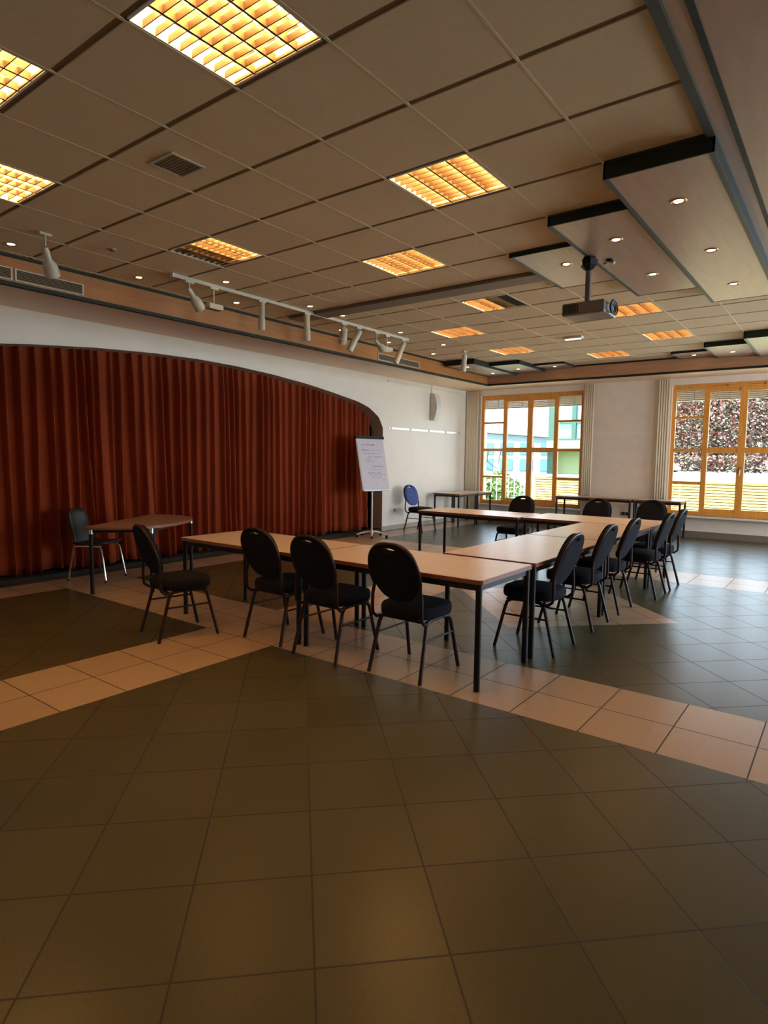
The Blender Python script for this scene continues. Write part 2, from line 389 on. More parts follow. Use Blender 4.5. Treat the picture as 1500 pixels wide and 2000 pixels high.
# stepped wooden ceiling panels
def cloud(i0, j0, i1, j1, drop, label, name='ceiling_panel', grp=None):
    x0, x1, y0, y1 = gx(i0), gx(i1), gy(j0), gy(j1)
    if i1 == 1: x1 = RX+.045
    t = thing(name, label, 'ceiling panel', ((x0+x1)/2, (y0+y1)/2, C-drop), 0, 'stepped wooden ceiling panels')
    a, b = (x1-x0)/2-.002, (y1-y0)/2-.002
    y1c = b
    obj('panel_board', G().box(-a+.03, a-.03, -b+.012, b-.012, 0.002, .02), m_panel, t)
    obj('side_frame', G().box(-a, a, -b, -b+.012, 0, drop-.002).box(-a, a, b-.012, b, 0, drop-.002).box(-a, -a+.012, -b, b, 0.004, drop-.002).box(a-.012, a, -b, b, 0.004, drop-.002), m_trim, t)
    obj('edge_profile', G().box(-a, -a+.03, -b, b, -.003, .004).box(a-.03, a, -b, b, -.003, .004), m_trimg, t)
    return t
cloud(0, 2, 1, 8, .098, 'largest and lowest of the stepped brown ceiling panels, top right')
cloud(-1, 3, 0, 7, .071, 'middle brown stepped ceiling panel with two downlights, over the projector')
cloud(-2, 4, -1, 6, .036, 'smallest stepped brown ceiling panel with a single downlight, left of the projector mount')
cloud(-8, 12, -7, 15, .098, 'brown ceiling panel against the stage fascia in the far left corner')
cloud(-7, 13, -6, 15, .071, 'middle brown ceiling panel of the three in the far left corner')
cloud(-6, 14, -5, 15, .036, 'smallest brown ceiling panel at the far left, against the window-side fascia')
cloud(-2, 14, -1, 15, .036, 'smallest brown ceiling panel at the far right above the window pier')
cloud(-1, 13, 0, 15, .071, 'middle brown ceiling panel at the far right above the right window')
cloud(0, 12, 1, 15, .098, 'largest brown ceiling panel at the far right edge of the picture')

# downlights
def downlight(x, y, z, label, grp, first=[None]):
    if first[0] is None:
        t = thing('downlight', label, 'downlight', (x, y, z), 0, grp)
        obj('ring', G().lathe([(.030, .0), (.046, -.006), (.050, -.004), (.052, .0), (.050, .001)], 20), m_bronze, t, smooth=True)
        obj('lens', G().lathe([(.001, -.002), (.029, -.0015), (.030, .0015)], 18), m_bulb, t)
        first[0] = t
    else:
        t = dup(first[0], (x, y, z), 0, label, grp)
    return t
ORD = ['first', 'second', 'third', 'fourth', 'fifth', 'sixth', 'seventh']
for n_, j in enumerate((-.46, 1.53, 3.6, 6.7, 8.57, 10.7)):
    downlight(gx(-7.6), gy(j), C-.001, 'downlight in the row next to the stage fascia, %s from the camera' % ORD[n_], 'downlights by the stage')
for n_, j in enumerate((2.55, 4.62, 5.6, 7.7, 9.64)):
    downlight(gx(-6.6), gy(j), C-.001, 'downlight in the row behind the track lights, %s from the camera' % ORD[n_], 'downlights by the stage')
for n_, j in enumerate((3.0, 4.95, 6.9)):
    downlight(gx(.5), gy(j), C-.097, 'downlight in the largest brown ceiling panel, %s from the camera' % ORD[n_], 'downlights in the brown panels')
for n_, j in enumerate((3.95, 5.8)):
    downlight(gx(-.45), gy(j), C-.070, 'downlight in the middle brown ceiling panel, %s from the camera' % ORD[n_], 'downlights in the brown panels')
downlight(gx(-1.42), gy(4.75), C-.035, 'single downlight in the smallest brown ceiling panel beside the projector', 'downlights in the brown panels')
for i, j, d, lab in ((-7.5, 12.5, .097, 'nearer downlight in the far left corner panel against the stage fascia'), (-7.5, 14.2, .097, 'farther downlight in the far left corner panel against the stage fascia'),
                     (-6.5, 14.0, .070, 'downlight in the middle panel of the far left corner'), (-5.5, 14.5, .035, 'downlight in the smallest panel of the far left corner'),
                     (-1.5, 14.5, .035, 'downlight in the smallest brown panel above the window pier'), (-.5, 14.1, .070, 'downlight in the middle brown panel above the right window')):
    downlight(gx(i), gy(j), C-d+.001, lab, 'downlights in the brown panels')

# square louvred lamps
def lamp(i, j, label, off=(), first=[None]):
    x, y = gx(i+.5), gy(j+.5)
    t = thing('ceiling_light', label, 'ceiling light', (x, y, C), 0, 'square louvred ceiling lamps')
    a = .293; b = .287
    obj('housing', G().box(-a, a, -b, -b+.012, 0, .1).box(-a, a, b-.012, b, 0, .1).box(-a, -a+.012, -b, b, 0, .1).box(a-.012, a, -b, b, 0, .1), m_white, t)
    obj('reflector', G().box(-a, a, -b, b, .1, .105), m_refl, t)
    g = G()
    w = 2*(a-.012); n = 4; m = 9
    for k in range(1, n): 
        xk = -a+.012+w*k/n
        g.add([(xk-.001,-b+.012,.040),(xk+.001,-b+.012,.040),(xk+.001,b-.012,.040),(xk-.001,b-.012,.040),(xk-.006,-b+.012,.001),(xk+.006,-b+.012,.001),(xk+.006,b-.012,.001),(xk-.006,b-.012,.001)],
              [(0,1,2,3),(4,7,6,5),(0,4,5,1),(1,5,6,2),(2,6,7,3),(3,7,4,0)])
    for k in range(1, m):
        yk = -b+.012+(2*b-.024)*k/m
        g.add([(-a+.012,yk-.001,.036),(a-.012,yk-.001,.036),(a-.012,yk+.001,.036),(-a+.012,yk+.001,.036),(-a+.012,yk-.0025,.002),(a-.012,yk-.0025,.002),(a-.012,yk+.0025,.002),(-a+.012,yk+.0025,.002)],
              [(0,1,2,3),(4,7,6,5),(0,4,5,1),(1,5,6,2),(2,6,7,3),(3,7,4,0)])
    obj('louvre', g, m_louv, t)
    for k in range(n):
        xk = -a+.012+w*(k+.5)/n
        o = obj('tube', G().cyl((xk, -b+.02, .066), (xk, b-.02, .066), .013, 10), m_tubeoff if k in off else m_tube, t, smooth=True)
    return t
LL = ['brightest square ceiling lamp at the top of the picture', 'square ceiling lamp cut by the left edge, upper one', 'square ceiling lamp cut by the left edge, lower one',
      'square ceiling lamp at the upper centre, left of the largest brown panel', 'square ceiling lamp with its stage-side half unlit, above the near end of the track',
      'square ceiling lamp in the middle, just before the taupe strip', 'square ceiling lamp just behind the taupe strip', 'square ceiling lamp behind the taupe strip, towards the stage',
      'square ceiling lamp right behind the projector', 'square ceiling lamp near the far left corner panels', 'square ceiling lamp at the far right, farther one beyond the projector lamp',
      'farthest square ceiling lamp, near the window fascia']
for (i, j), lab in zip(LIGHTS, LL):
    lamp(i, j, lab, (0, 1) if (i, j) == (-6, 1) else ((2, 3) if (i, j) == (-4, 6) else ()))

# small ceiling fittings
t = thing('ceiling_vent', 'square brownish vent grille in a ceiling tile at the upper left', 'vent', (gx(-3.55), gy(-.5), C-.003))
obj('frame', G().box(-.12, .12, -.12, -.105, -.004, .002).box(-.12, .12, .105, .12, -.004, .002).box(-.12, -.105, -.105, .105, -.004, .002).box(.105, .12, -.105, .105, -.004, .002), m_offw, t)
g = G()
for k in range(9): g.box(-.105, .105, -.1+k*.0235, -.1+k*.0235+.016, -.002, .002)
obj('slats', g, m_beam, t)
t = thing('smoke_detector', 'small flat detector on the tiled ceiling above the near stage wall', 'smoke detector', (gx(-6.6), gy(.5), C))
obj('base', G().lathe([(.035, 0), (.035, -.006)], 18), m_offw, t, smooth=True)
obj('sensor_cap', G().lathe([(.027, -.006), (.022, -.018), (.006, -.020)], 18), m_beam, t, smooth=True)
t = thing('emergency_light', 'small white emergency lamp on the ceiling left of the far right lamps', 'emergency light', (gx(-3.43), gy(10.49), C))
obj('body', G().box(-.14, .14, -.05, .05, -.03, 0), m_white, t, bevel=.006)
obj('lens', G().box(-.11, .11, -.035, .035, -.038, -.03), mat('pale_lit_lens', (1, .95, .8), .4, emit=(1, .88, .6), estr=1.6), t)

# air grilles in the stage fascia
def grille(y0, y1, label):
    z0, z1 = 3.135, 3.235
    t = thing('air_grille', label, 'air grille', (LX, (y0+y1)/2, z0))
    h = (y1-y0)/2
    obj('frame', G().box(0, .012, -h, h, 0, .010).box(0, .012, -h, h, .098, .108).box(0, .012, -h, -h+.014, .01, .098).box(0, .012, h-.014, h, .01, .098), m_offw, t)
    g = G()
    for k in range(6): g.box(.003, .010, -h+.014, h-.014, .014+k*.014, .020+k*.014)
    obj('slats', g, m_gap, t)
    obj('backing', G().box(0.0005, .002, -h+.014, h-.014, .01, .098), m_dark, t)
grille(1.75, 2.54, 'slatted air grille in the orange fascia at the left edge')
grille(2.56, 3.19, 'slatted air grille in the orange fascia under the near spotlight')
grille(7.95, 9.13, 'slatted air grille in the fascia near the far end of the track')

# projector
t = thing('projector', 'grey ceiling projector hanging on a pole below the brown panels', 'projector', (-1.90, 5.36, C-.071))
obj('mount_cap', G().lathe([(.055, 0), (.055, -.02), (.075, -.03), (.07, -.07), (.04, -.10), (.026, -.11)], 6), m_black, t)
obj('pole', G().tube([(0, 0, -.1), (0, 0, -.36)], .024, 14).cyl((0, 0, -.36), (0, 0, -.40), .024, 14, .045), mat('bronze_grey_metal', (.16, .12, .11), .4), t, smooth=True)
b = obj('body', G().box(-.16, .20, -.17, .13, -.505, -.40), mat('projector_grey', (.20, .18, .17), .4), t, bevel=.015)
g = G()
for k in range(9): g.box(-.145+k*.015, -.138+k*.015, -.173, -.170, -.49, -.415)
obj('vent_slots', g, m_black, b)
obj('lens', G().cyl((.10, .13, -.45), (.10, .165, -.45), .035, 18), m_black, b, smooth=True)
g = G()
for q in range(3):
    r = .04+.01*q
    g.tube([(.20+.008*q+.018, -.02+r*1.5*math.sin(a), -.45+r*math.cos(a)) for a in [2*PI*k/16 for k in range(17)]], .006, 6)
obj('cable', g, m_black, b, smooth=True)
t = thing('junction_socket', 'small round socket with plugs on the brown panel right of the projector pole', 'socket', (-1.78, 5.52, C-.071))
obj('base', G().lathe([(.03, 0), (.03, -.015), (.02, -.02)], 14), m_black, t, smooth=True)
obj('plug', G().cyl((-.02, 0, -.018), (-.05, 0, -.028), .012, 10).cyl((.015, .01, -.02), (.04, .01, -.03), .012, 10), m_chrome, t, smooth=True)

# lighting track with spots
TX = -5.45
t = thing('lighting_track', 'long white lighting track under the ceiling parallel to the stage', 'lighting track', (TX, 5.72, C-.005))
obj('rail', G().box(-.017, .017, -2.0, 2.0, -.035, 0), m_offw, t)
obj('end_cap', G().box(-.019, .019, -2.02, -2.0, -.037, 0), m_white, t); obj('end_cap', G().box(-.019, .019, 2.0, 2.02, -.037, 0), m_white, t)
def head(L, r, tiltx, tilty, z):
    M = Matrix.Translation((0, 0, z)) @ Matrix.Rotation(tiltx, 4, 'X') @ Matrix.Rotation(tilty, 4, 'Y')
    return M
def spot(y, label, drop=.1, L=.20, r=.04, ax=0.0, ay=0.0, x=TX, ztop=C-.04, style='can'):
    t = thing('track_spotlight', label, 'spotlight', (x, y, ztop), 0, 'spotlights by the stage')
    obj('adapter', G().box(-.018, .018, -.05, .05, -.02, 0), m_offw, t, bevel=.003)
    obj('arm', G().cyl((0, 0, -.02), (0, 0, -drop), .008, 8).tube([(0, -.03, -drop), (0, .03, -drop)], .010, 8), m_offw, t, smooth=True)
    M = head(L, r, ax, ay, -drop)
    if style == 'can':
        b = obj('lamp_head', G().lathe([(r*.5, .05), (r*.85, .03), (r*.85, -L*.45), (r, -L*.5), (r, -L*.95), (r*.9, -L*.96), (r*.85, -L*.8)], 20, M), m_offw, t, smooth=True)
    elif style == 'big':
        b = obj('lamp_head', G().lathe([(r*.35, .03), (r*.5, .0), (r*.5, -L*.35), (r*.8, -L*.45), (r, -L*.6), (r*1.05, -L*.95), (r*.95, -L*.96), (r*.8, -L*.8)], 20, M), m_offw, t, smooth=True)
    if style != 'flood': obj('lens', G().lathe([(.001, -L*.86), (r*.84, -L*.84), (r*.84, -L*.83)], 18, M), m_alu, b)
    else:
        b = obj('lamp_head', G().box(-.05, .05, -.09, .09, -.05, 0, M), m_offw, t, bevel=.008)
        obj('lens', G().box(-.04, .04, -.08, .08, -.053, -.05, M), m_alu, b)
    return t
spot(3.90, 'cylindrical spotlight nearest the camera end of the lighting track', .09, .24, .055, .9, .25, style='big')
spot(4.20, 'flat rectangular floodlight hanging on a thin rod near the camera end of the track', .17, style='flood')
spot(4.86, 'upright slim cylinder spotlight, third on the track from the camera', .06, .27, .04, .08, .1)
spot(5.59, 'upright slim cylinder spotlight at the middle of the track', .06, .28, .042, .05, .05)
spot(6.28, 'short spotlight tipped towards the stage, next to the tilted long one', .10, .18, .055, .5, .55)
spot(6.58, 'long cylinder spotlight tilted sideways, right of the tipped short one', .08, .27, .045, -.3, .4)
spot(6.98, 'round-headed spotlight pointing at the camera', .13, .16, .05, .9, -.2, style='big')
spot(7.22, 'flat rectangular floodlight hanging near the far end of the track', .17, style='flood')
spot(7.62, 'tilted cylinder spotlight at the far end of the track', .08, .30, .045, -.25, .3)
spot(2.46, 'lone large spotlight on the ceiling left of the track', .14, .22, .058, .55, .5, x=gx(-6.72), ztop=C-.003, style='big')
spot(9.15, 'lone spotlight under the ceiling in front of the far left panels', .10, .24, .05, .1, .15, x=gx(-6.6), ztop=C-.003)

# ------------------------------------------------------------------ stage curtain
def curtain_mesh():
    g = G(); ny, nz = 900, 26; y0, y1, z0, z1 = 0.85, 10.34, .07, 3.2
    rnd = random.Random(3)
    ph = []; y = y0
    while y < y1+.5:                       # fold centres
        ph.append((y, rnd.uniform(.030, .062), rnd.uniform(-.05, .09))); y += rnd.uniform(.10, .19)
    flare = [(4.05, .30), (4.75, .42), (5.25, .25), (9.9, .25)]
    for iz in range(nz+1):
        t = iz/nz; z = z0+(z1-z0)*t
        for iy in range(ny+1):
            yy = y0+(y1-y0)*iy/ny
            x = 0
            lo = 0
            for (c, a, sh) in ph:
                d = yy-(c+sh*(1-t)**2*.6)
                if abs(d) < .16: x += a*2.3*math.exp(-(d/.019)**2)*(1.0 if t < .8 else 1-.5*(t-.8)/.2)
            fl = sum(math.exp(-((yy-c)/w)**2) for c, w in flare)
            x += fl*.10*(1-t)**2.5*(1+.8*math.sin(yy*21+1.2)) - .10*max(0, yy-9.75)/.6 + .012*math.sin(yy*5.1+t*2)
            g.v.append((-8.27+x*1.1, yy, z+ (.02*math.sin(yy*7)*(1-t)**4)))
    for iz in range(nz):
        for iy in range(ny):
            k = iz*(ny+1)+iy; g.f.append((k, k+1, k+ny+2, k+ny+1))
    return g
o = tag(obj('stage_curtain', curtain_mesh(), m_velvet, smooth=False), 'huge rust-red pleated velvet curtain closing the arched stage opening', 'curtain')
o.data.polygons.foreach_set('use_smooth', [True]*len(o.data.polygons))
md = o.modifiers.new('thick', 'SOLIDIFY'); md.thickness = .004

# ------------------------------------------------------------------ windows
def window(idx, x0, x1, name):
    yf = WY+.06; d = .07; fw = .075
    W_ = x1-x0; cols = [x0+.0, x0+W_*.25, x0+W_*.5, x0+W_*.75, x1]
    g = G()
    g.box(x0, x1, yf, yf+d, Z0, Z0+.09).box(x0, x1, yf, yf+d, Z1-.10, Z1)
    g.box(x0, x0+fw, yf, yf+d, Z0+.09, Z1-.10).box(x1-fw, x1, yf, yf+d, Z0+.09, Z1-.10)
    for k, w in ((1, .10), (2, .13), (3, .10)): g.box(cols[k]-w/2, cols[k]+w/2, yf-.01, yf+d, Z0+.09, Z1-.10)
    zs = [Z0+(Z1-Z0)*q for q in (.25, .5, .75)]
    for q, z in enumerate(zs):
        h = .05 if q != 1 else .07
        g.box(x0+fw, cols[1]-.05, yf+.005, yf+d-.005, z-h/2, z+h/2).box(cols[3]+.05, x1-fw, yf+.005, yf+d-.005, z-h/2, z+h/2)
    g.box(cols[1]+.05, cols[2]-.065, yf, yf+d, zs[1]-.055, zs[1]+.055).box(cols[2]+.065, cols[3]-.05, yf, yf+d, zs[1]-.055, zs[1]+.055)
    # casement rails
    for a, b in ((cols[1]+.05, cols[2]-.065), (cols[2]+.065, cols[3]-.05)):
        for z in (Z0+.09, Z1-.165): g.box(a, b, yf+.004, yf+d-.004, z, z+.065)
    w = struct(name, g, m_pine, bevel=.004)
    obj('pane', G().box(x0+fw*.5, x1-fw*.5, yf+.033, yf+.037, Z0+.05, Z1-.06), m_glass, w)
    obj('handle', G().box(cols[2]-.012, cols[2]+.012, yf-.022, yf-.01, 1.33, 1.47).cyl((cols[2], yf-.022, 1.41), (cols[2], yf-.05, 1.41), .010, 8).tube([(cols[2], yf-.05, 1.41), (cols[2]-.004, yf-.052, 1.29)], .011, 8), m_alu, w)
    for c0, c1 in ((cols[1], cols[2]), (cols[2], cols[3])):
        xc = (c0+c1)/2+.03
        obj('hinge_bar', G().box(c0+.1, c1-.1, yf-.006, yf, Z1-.055, Z1-.045).box(xc-.012, xc+.012, yf-.014, yf, Z1-.075, Z1-.03), m_bronze, w)
    struct('window_sill', G().box(x0-.03, x1+.03, WY-.16, WY+.06, Z0-.035, Z0), m_white, w, bevel=.004)
    return w
def blind(x0, x1, label):
    t = thing('outside_blind', label, 'blind', ((x0+x1)/2, WY+.235, 2.83), 0, 'raised outside blinds')
    h = (x1-x0)/2-.01; g = G()
    for k in range(8): 
        z = .03+k*.038; g.add([(-h,-.012,z-.020),(h,-.012,z-.020),(h,.010,z+.019),(-h,.010,z+.019),(-h,-.009,z-.020),(h,-.009,z-.020),(h,.013,z+.019),(-h,.013,z+.019)], [(0,3,2,1),(4,5,6,7),(0,1,5,4),(1,2,6,5),(2,3,7,6),(3,0,4,7)])
    obj('slats', g, m_blind, t); obj('bottom_rail', G().box(-h, h, -.035, .035, 0, .022), m_white, t)
    g = G()
    for k in range(4): g.cyl((-h+h*2*(k+.5)/4+.05, -.032, .02), (-h+h*2*(k+.5)/4+.05, -.032, .32), .004, 6)
    obj('lift_cord', g, m_gap, t)
window(1, *WIN[0], 'window_1'); window(2, *WIN[1], 'window_2'); window(3, *WIN[2], 'window_3')
blind(*WIN[0], label='raised slatted blind outside the top of the left window')
blind(*WIN[1], label='raised slatted blind outside the top of the right window')

# narrow pleated side curtains beside the windows
def side_curtain(x0, x1, label):
    g = G(); n = 44; y = WY-.07
    for z in (.13, SOF-.02):
        for k in range(n+1):
            u = k/n; g.v.append((x0+(x1-x0)*u, y+.007*math.cos(u*PI*2*5.0), z))
    for k in range(n): g.f.append((k, k+1, n+2+k, n+1+k))
    o = tag(obj('side_curtain', g, m_curtp, smooth=True), label, 'curtain', 'narrow cream side curtains')
    md = o.modifiers.new('thick', 'SOLIDIFY'); md.thickness = .006
side_curtain(-7.97, -7.63, 'narrow cream side curtain in the corner left of the left window')
side_curtain(-4.94, -4.71, 'narrow cream side curtain just right of the left window')
side_curtain(-3.37, -3.13, 'narrow cream side curtain just left of the right window')

# ------------------------------------------------------------------ things on the left wall
def rail(z, y0, y1, label, r):
    t = thing('picture_rail', label, 'picture rail', (WX, (y0+y1)/2, z), 0); h = (y1-y0)/2
    n = 4
    for k in range(n):
        a = -h+2*h*k/n+.04; b = -h+2*h*(k+1)/n-.04
        obj('rail_segment', G().box(.001, .014, a, b, -r, r), m_white if r < .02 else m_alu, t, bevel=.003)
    obj('end_bracket', G().box(0, .02, -h-.06, -h-.03, -.015, .015), m_alu, t)
rail(2.21, 10.75, 13.75, 'bright metal pinning rail in four lengths on the white wall right of the arch', .022)
rail(3.20, 10.7, 13.8, 'thin white rail high on the wall under the soffit', .007)
t = thing('wall_speaker', 'white bowed loudspeaker high on the wall right of the arch', 'speaker', (WX, 12.42, 2.46))
pr = [(0.02, 0), (.10, 0)]+[(.10+.075*math.sin(PI*k/12), .62*k/12) for k in range(1, 12)]+[(.10, .62), (.02, .62)]
My = Matrix(((1,0,0,0),(0,0,1,-.13),(0,1,0,0),(0,0,0,1)))
b = obj('cabinet', G().prism(pr, 0, .22, My), mat('speaker_grey', (.62, .54, .48), .5), t)
pr2 = [(.108+.075*math.sin(PI*k/12), .62*k/12) for k in range(0, 13)]; pr2 = pr2+[(x+.008, z) for x, z in pr2[::-1]]
obj('grille', G().prism(pr2, .015, .205, My), m_white, b)
obj('bracket', G().box(0, .03, -.04, .04, .22, .40), m_black, t)
obj('cable', G().cyl((.012, -.06, .62), (.012, -.06, .82), .008, 8), m_curtp, t)
t = thing('wall_socket', 'round power socket on the white wall beside the arch', 'socket', (WX, 10.95, .42))
obj('cover_plate', G().box(0, .010, -.04, .04, -.04, .04), m_white, t, bevel=.003)
obj('socket_well', G().cyl((.0105, 0, 0), (.012, 0, 0), .024, 16), m_gap, t)
t = thing('wall_socket', 'double dark socket low on the pier between the windows', 'socket', (-3.95, WY, .40))
obj('cover_plate', G().box(-.09, .09, -.010, 0, -.04, .04), m_baseb, t, bevel=.003)
obj('socket_well', G().cyl((-.04, -.0105, 0), (-.04, -.012, 0), .024, 14), m_black, t); obj('socket_well', G().cyl((.04, -.0105, 0), (.04, -.012, 0), .024, 14), m_black, t)

# ------------------------------------------------------------------ flip chart
FA = math.atan2(-.2, .98)+PI/2      # local -Y is the face direction
t = thing('flip_chart', 'white flip chart with a written sheet on a wheeled stand beside the arch', 'flip chart', (-7.53, 9.55, 0), FA)
obj('pole', G().cyl((0, 0, .09), (0, 0, 1.42), .018, 14), m_white, t, smooth=True)
bs = obj('hub', G().lathe([(.035, .07), (.04, .09), (.03, .12), (.02, .14)], 16), m_white, t, smooth=True)
for k in range(5):
    a = 2*PI*k/5+.25; c_, s_ = math.cos(a), math.sin(a)
    b = obj('foot_arm', G().tube([(0, 0, .105), (.1*c_, .1*s_, .105), (.22*c_, .22*s_, .088), (.31*c_, .31*s_, .062)], .016, 8), m_white, t, smooth=True)
    obj('castor', G().cyl((.31*c_-.018*s_, .31*s_+.018*c_, .026), (.31*c_+.018*s_, .31*s_-.018*c_, .026), .026, 14), m_black, b, smooth=True)
TB = Matrix.Translation((0, -.14, .93)) @ Matrix.Rotation(math.radians(-13), 4, 'X')
bd = obj('board', G().box(-.35, .35, 0, .02, 0, 1.03, TB), m_white, t, bevel=.004)
obj('clamp_bar', G().box(-.36, .36, -.028, .022, 1.03, 1.085, TB), m_frame, t, bevel=.006)
obj('pen_tray', G().box(-.35, .35, -.05, 0, -.012, .004, TB), m_alu, t)
pp = obj('paper', G().box(-.335, .335, -.007, -.002, .03, 1.03, TB), m_paper, t)
def scribble(lines, thick, seed):
    g = G(); rnd = random.Random(seed)
    for (xa, xb, z) in lines:
        x = xa; pts = []
        while x < xb:
            pts.append((x, -.0085, z+rnd.uniform(-.012, .012))); x += rnd.uniform(.008, .018)
            if rnd.random() < .12 and len(pts) > 2:
                g.tube([TB @ Vector(p) for p in pts], thick, 4); pts = []; x += .025
        if len(pts) > 2: g.tube([TB @ Vector(p) for p in pts], thick, 4)
    return g
obj('heading', scribble([(-.22, .14, .92), (-.21, .12, .905)], .0035, 1), m_inkred, pp)
obj('handwriting', scribble([(-.24, -.02, .81), (-.24, -.04, .80), (.02, .26, .80), (-.22, .22, .74), (-.12, .3, .67), (-.2, .02, .61), (.06, .14, .62), (-.16, .06, .57), (-.05, .26, .49), (.0, .28, .47),
                             (-.1, .24, .42), (-.16, .18, .36), (-.14, .27, .33), (-.1, .27, .29), (-.05, .2, .25), (.2, .27, .21), (.0, .04, .13)], .0024, 2), m_ink, pp)

# ------------------------------------------------------------------ banquet chairs
def oval(n=40, a=.207, b=.226, cz=0.0):
    return [(math.copysign(abs(math.cos(t))**(2/2.35), math.cos(t))*a, cz+math.copysign(abs(math.sin(t))**(2/2.35), math.sin(t))*b) for t in [2*PI*k/n for k in range(n)]]
def banquet(name, label, loc, rz, grp, mb):
    t = thing(name, label, 'chair', loc, rz, grp)
    # backrest: padded oval with a hand slot, leaning back
    BM = Matrix.Translation((0, -.268, .758)) @ Matrix.Rotation(math.radians(19), 4, 'X')
    n = 40; out = oval(n); slot = [(math.cos(2*PI*k/n)*.054, .186+math.sin(2*PI*k/n)*.0165) for k in range(n)]
    rings = []
    def ring(u, y, grow=1.0):
        return [((o_[0]*grow)*(1-u)+s_[0]*u, y, (o_[1]*grow)*(1-u)+s_[1]*u) for o_, s_ in zip(out, slot)]
    rings = [ring(0, -.006, .97), ring(0, .010, 1.0), ring(0, .026, .985), ring(.12, .040), ring(.4, .046), ring(.8, .040), ring(1, .026), ring(1, -.010), ring(.5, -.012), ring(.12, -.012)]
    g = G(); g.v = [tuple(BM @ Vector(p)) for R in rings for p in R]; m = len(rings)
    for i in range(m):
        for k in range(n):
            a, b = i*n+k, i*n+(k+1)%n; c, d = ((i+1) % m)*n+(k+1)%n, ((i+1) % m)*n+k
            g.f.append((a, b, c, d))
    obj('backrest', g, mb, t, smooth=True)
    # frame tube round the oval and down to the seat
    pts = []
    for k in range(-2, 33):
        a = math.radians(-22+ (k+2)*(224/34)); ca, sa = math.cos(a), math.sin(a)
        pts.append(BM @ Vector((math.copysign(abs(ca)**(2/2.35), ca)*.213, 0.0, math.copysign(abs(sa)**(2/2.35), sa)*.232)))
    lo = [Vector((.205, -.150, .405)), Vector((.212, -.195, .408)), Vector((.216, -.232, .440)), Vector((.217, -.238, .500)), Vector((.2155, -.236, .590))]
    ro = [Vector((-p.x, p.y, p.z)) for p in lo[::-1]]
    obj('back_frame', G().tube(lo+pts+ro, .0125, 8), m_brown, t, smooth=True)
    # seat
    g = G(); n = 32
    def se(a, b, oy, z, p=3.2):
        return [(math.copysign(abs(math.cos(q))**(2/p), math.cos(q))*a*(1.0+.05*math.sin(q)), oy+math.copysign(abs(math.sin(q))**(2/p), math.sin(q))*b, z) for q in [2*PI*k/n for k in range(n)]]
    R = [se(.205, .205, .01, .425), se(.225, .228, .01, .432), se(.232, .236, .01, .452), se(.232, .236, .01, .490), se(.222, .226, .01, .510), se(.185, .19, .01, .521), se(.09, .09, .01, .526)]
    g.v = [p for r_ in R for p in r_]
    for i in range(len(R)-1):
        for k in range(n): g.f.append((i*n+k, i*n+(k+1)%n, (i+1)*n+(k+1)%n, (i+1)*n+k))
    g.f += [tuple(range(n))[::-1], tuple(range((len(R)-1)*n, len(R)*n))]
    obj('seat', g, m_fab, t, smooth=True)
    obj('seat_frame', G().tube([(-.195, -.14, .415), (-.195, .16, .415)], .011, 8).tube([(.195, -.14, .415), (.195, .16, .415)], .011, 8).tube([(-.195, -.16, .412), (.195, -.16, .412)], .010, 8).tube([(-.195, .17, .414), (.195, .17, .414)], .010, 8), m_brown, t, smooth=True)
    for s_ in (-1, 1):
        obj('leg', G().tube([(s_*.195, -.07, .417), (s_*.198, -.12, .414), (s_*.202, -.150, .395), (s_*.206, -.166, .36), (s_*.226, -.262, 0.0)], .0145, 8), m_brown, t, smooth=True)
        obj('leg', G().tube([(s_*.195, .07, .417), (s_*.198, .13, .414), (s_*.202, .165, .392), (s_*.206, .180, .35), (s_*.226, .262, 0.0)], .0145, 8), m_brown, t, smooth=True)
        obj('stretcher', G().tube([(s_*.2105, -.185, .285), (s_*.2105, .195, .285)], .008, 8), m_brown, t, smooth=True)
    return t
c0 = banquet('banquet_chair', 'dark oval-backed chair standing alone between the half-round table and the long table', (-4.69, 3.20, 0), -.24, 'dark oval-backed banquet chairs', m_fab)
GB = 'dark oval-backed banquet chairs'
dup(c0, (-3.91, 3.73, 0), 0, 'dark oval-backed chair, leftmost of the three at the near table edge', GB)
dup(c0, (-3.25, 3.67, 0), 0, 'dark oval-backed chair, middle of the three at the near table edge', GB)
dup(c0, (-2.53, 3.74, 0), 0, 'dark oval-backed chair, rightmost and closest of the three at the near table edge', GB)
sp_ = [(4.88, 'dark oval-backed chair on the right side, nearest the front table corner'), (5.80, 'second dark chair from the front along the right side of the tables'),
       (6.60, 'middle dark chair of the five along the right side of the tables'), (7.58, 'fourth dark chair from the front along the right side of the tables'),
       (8.26, 'farthest dark chair along the right side, by the far table corner')]
for k, (y, lab) in enumerate(sp_): dup(c0, (-2.07 if k < 3 else -1.95, y, 0), PI/2, lab, GB)
dup(c0, (-4.22, 8.98, 0), PI, 'dark oval-backed chair facing the camera behind the far table, leftmost of three', GB)
dup(c0, (-3.08, 9.20, 0), PI, 'dark oval-backed chair behind the far table, middle of three, below the window pier', GB)
dup(c0, (-2.36, 9.48, 0), PI, 'dark oval-backed chair behind the far table, rightmost of three', GB)
cb = banquet('banquet_chair', 'blue oval-backed chair standing against the white wall beside the arch', (-7.38, 11.04, 0), -PI/2-.12, None, m_fabblue)

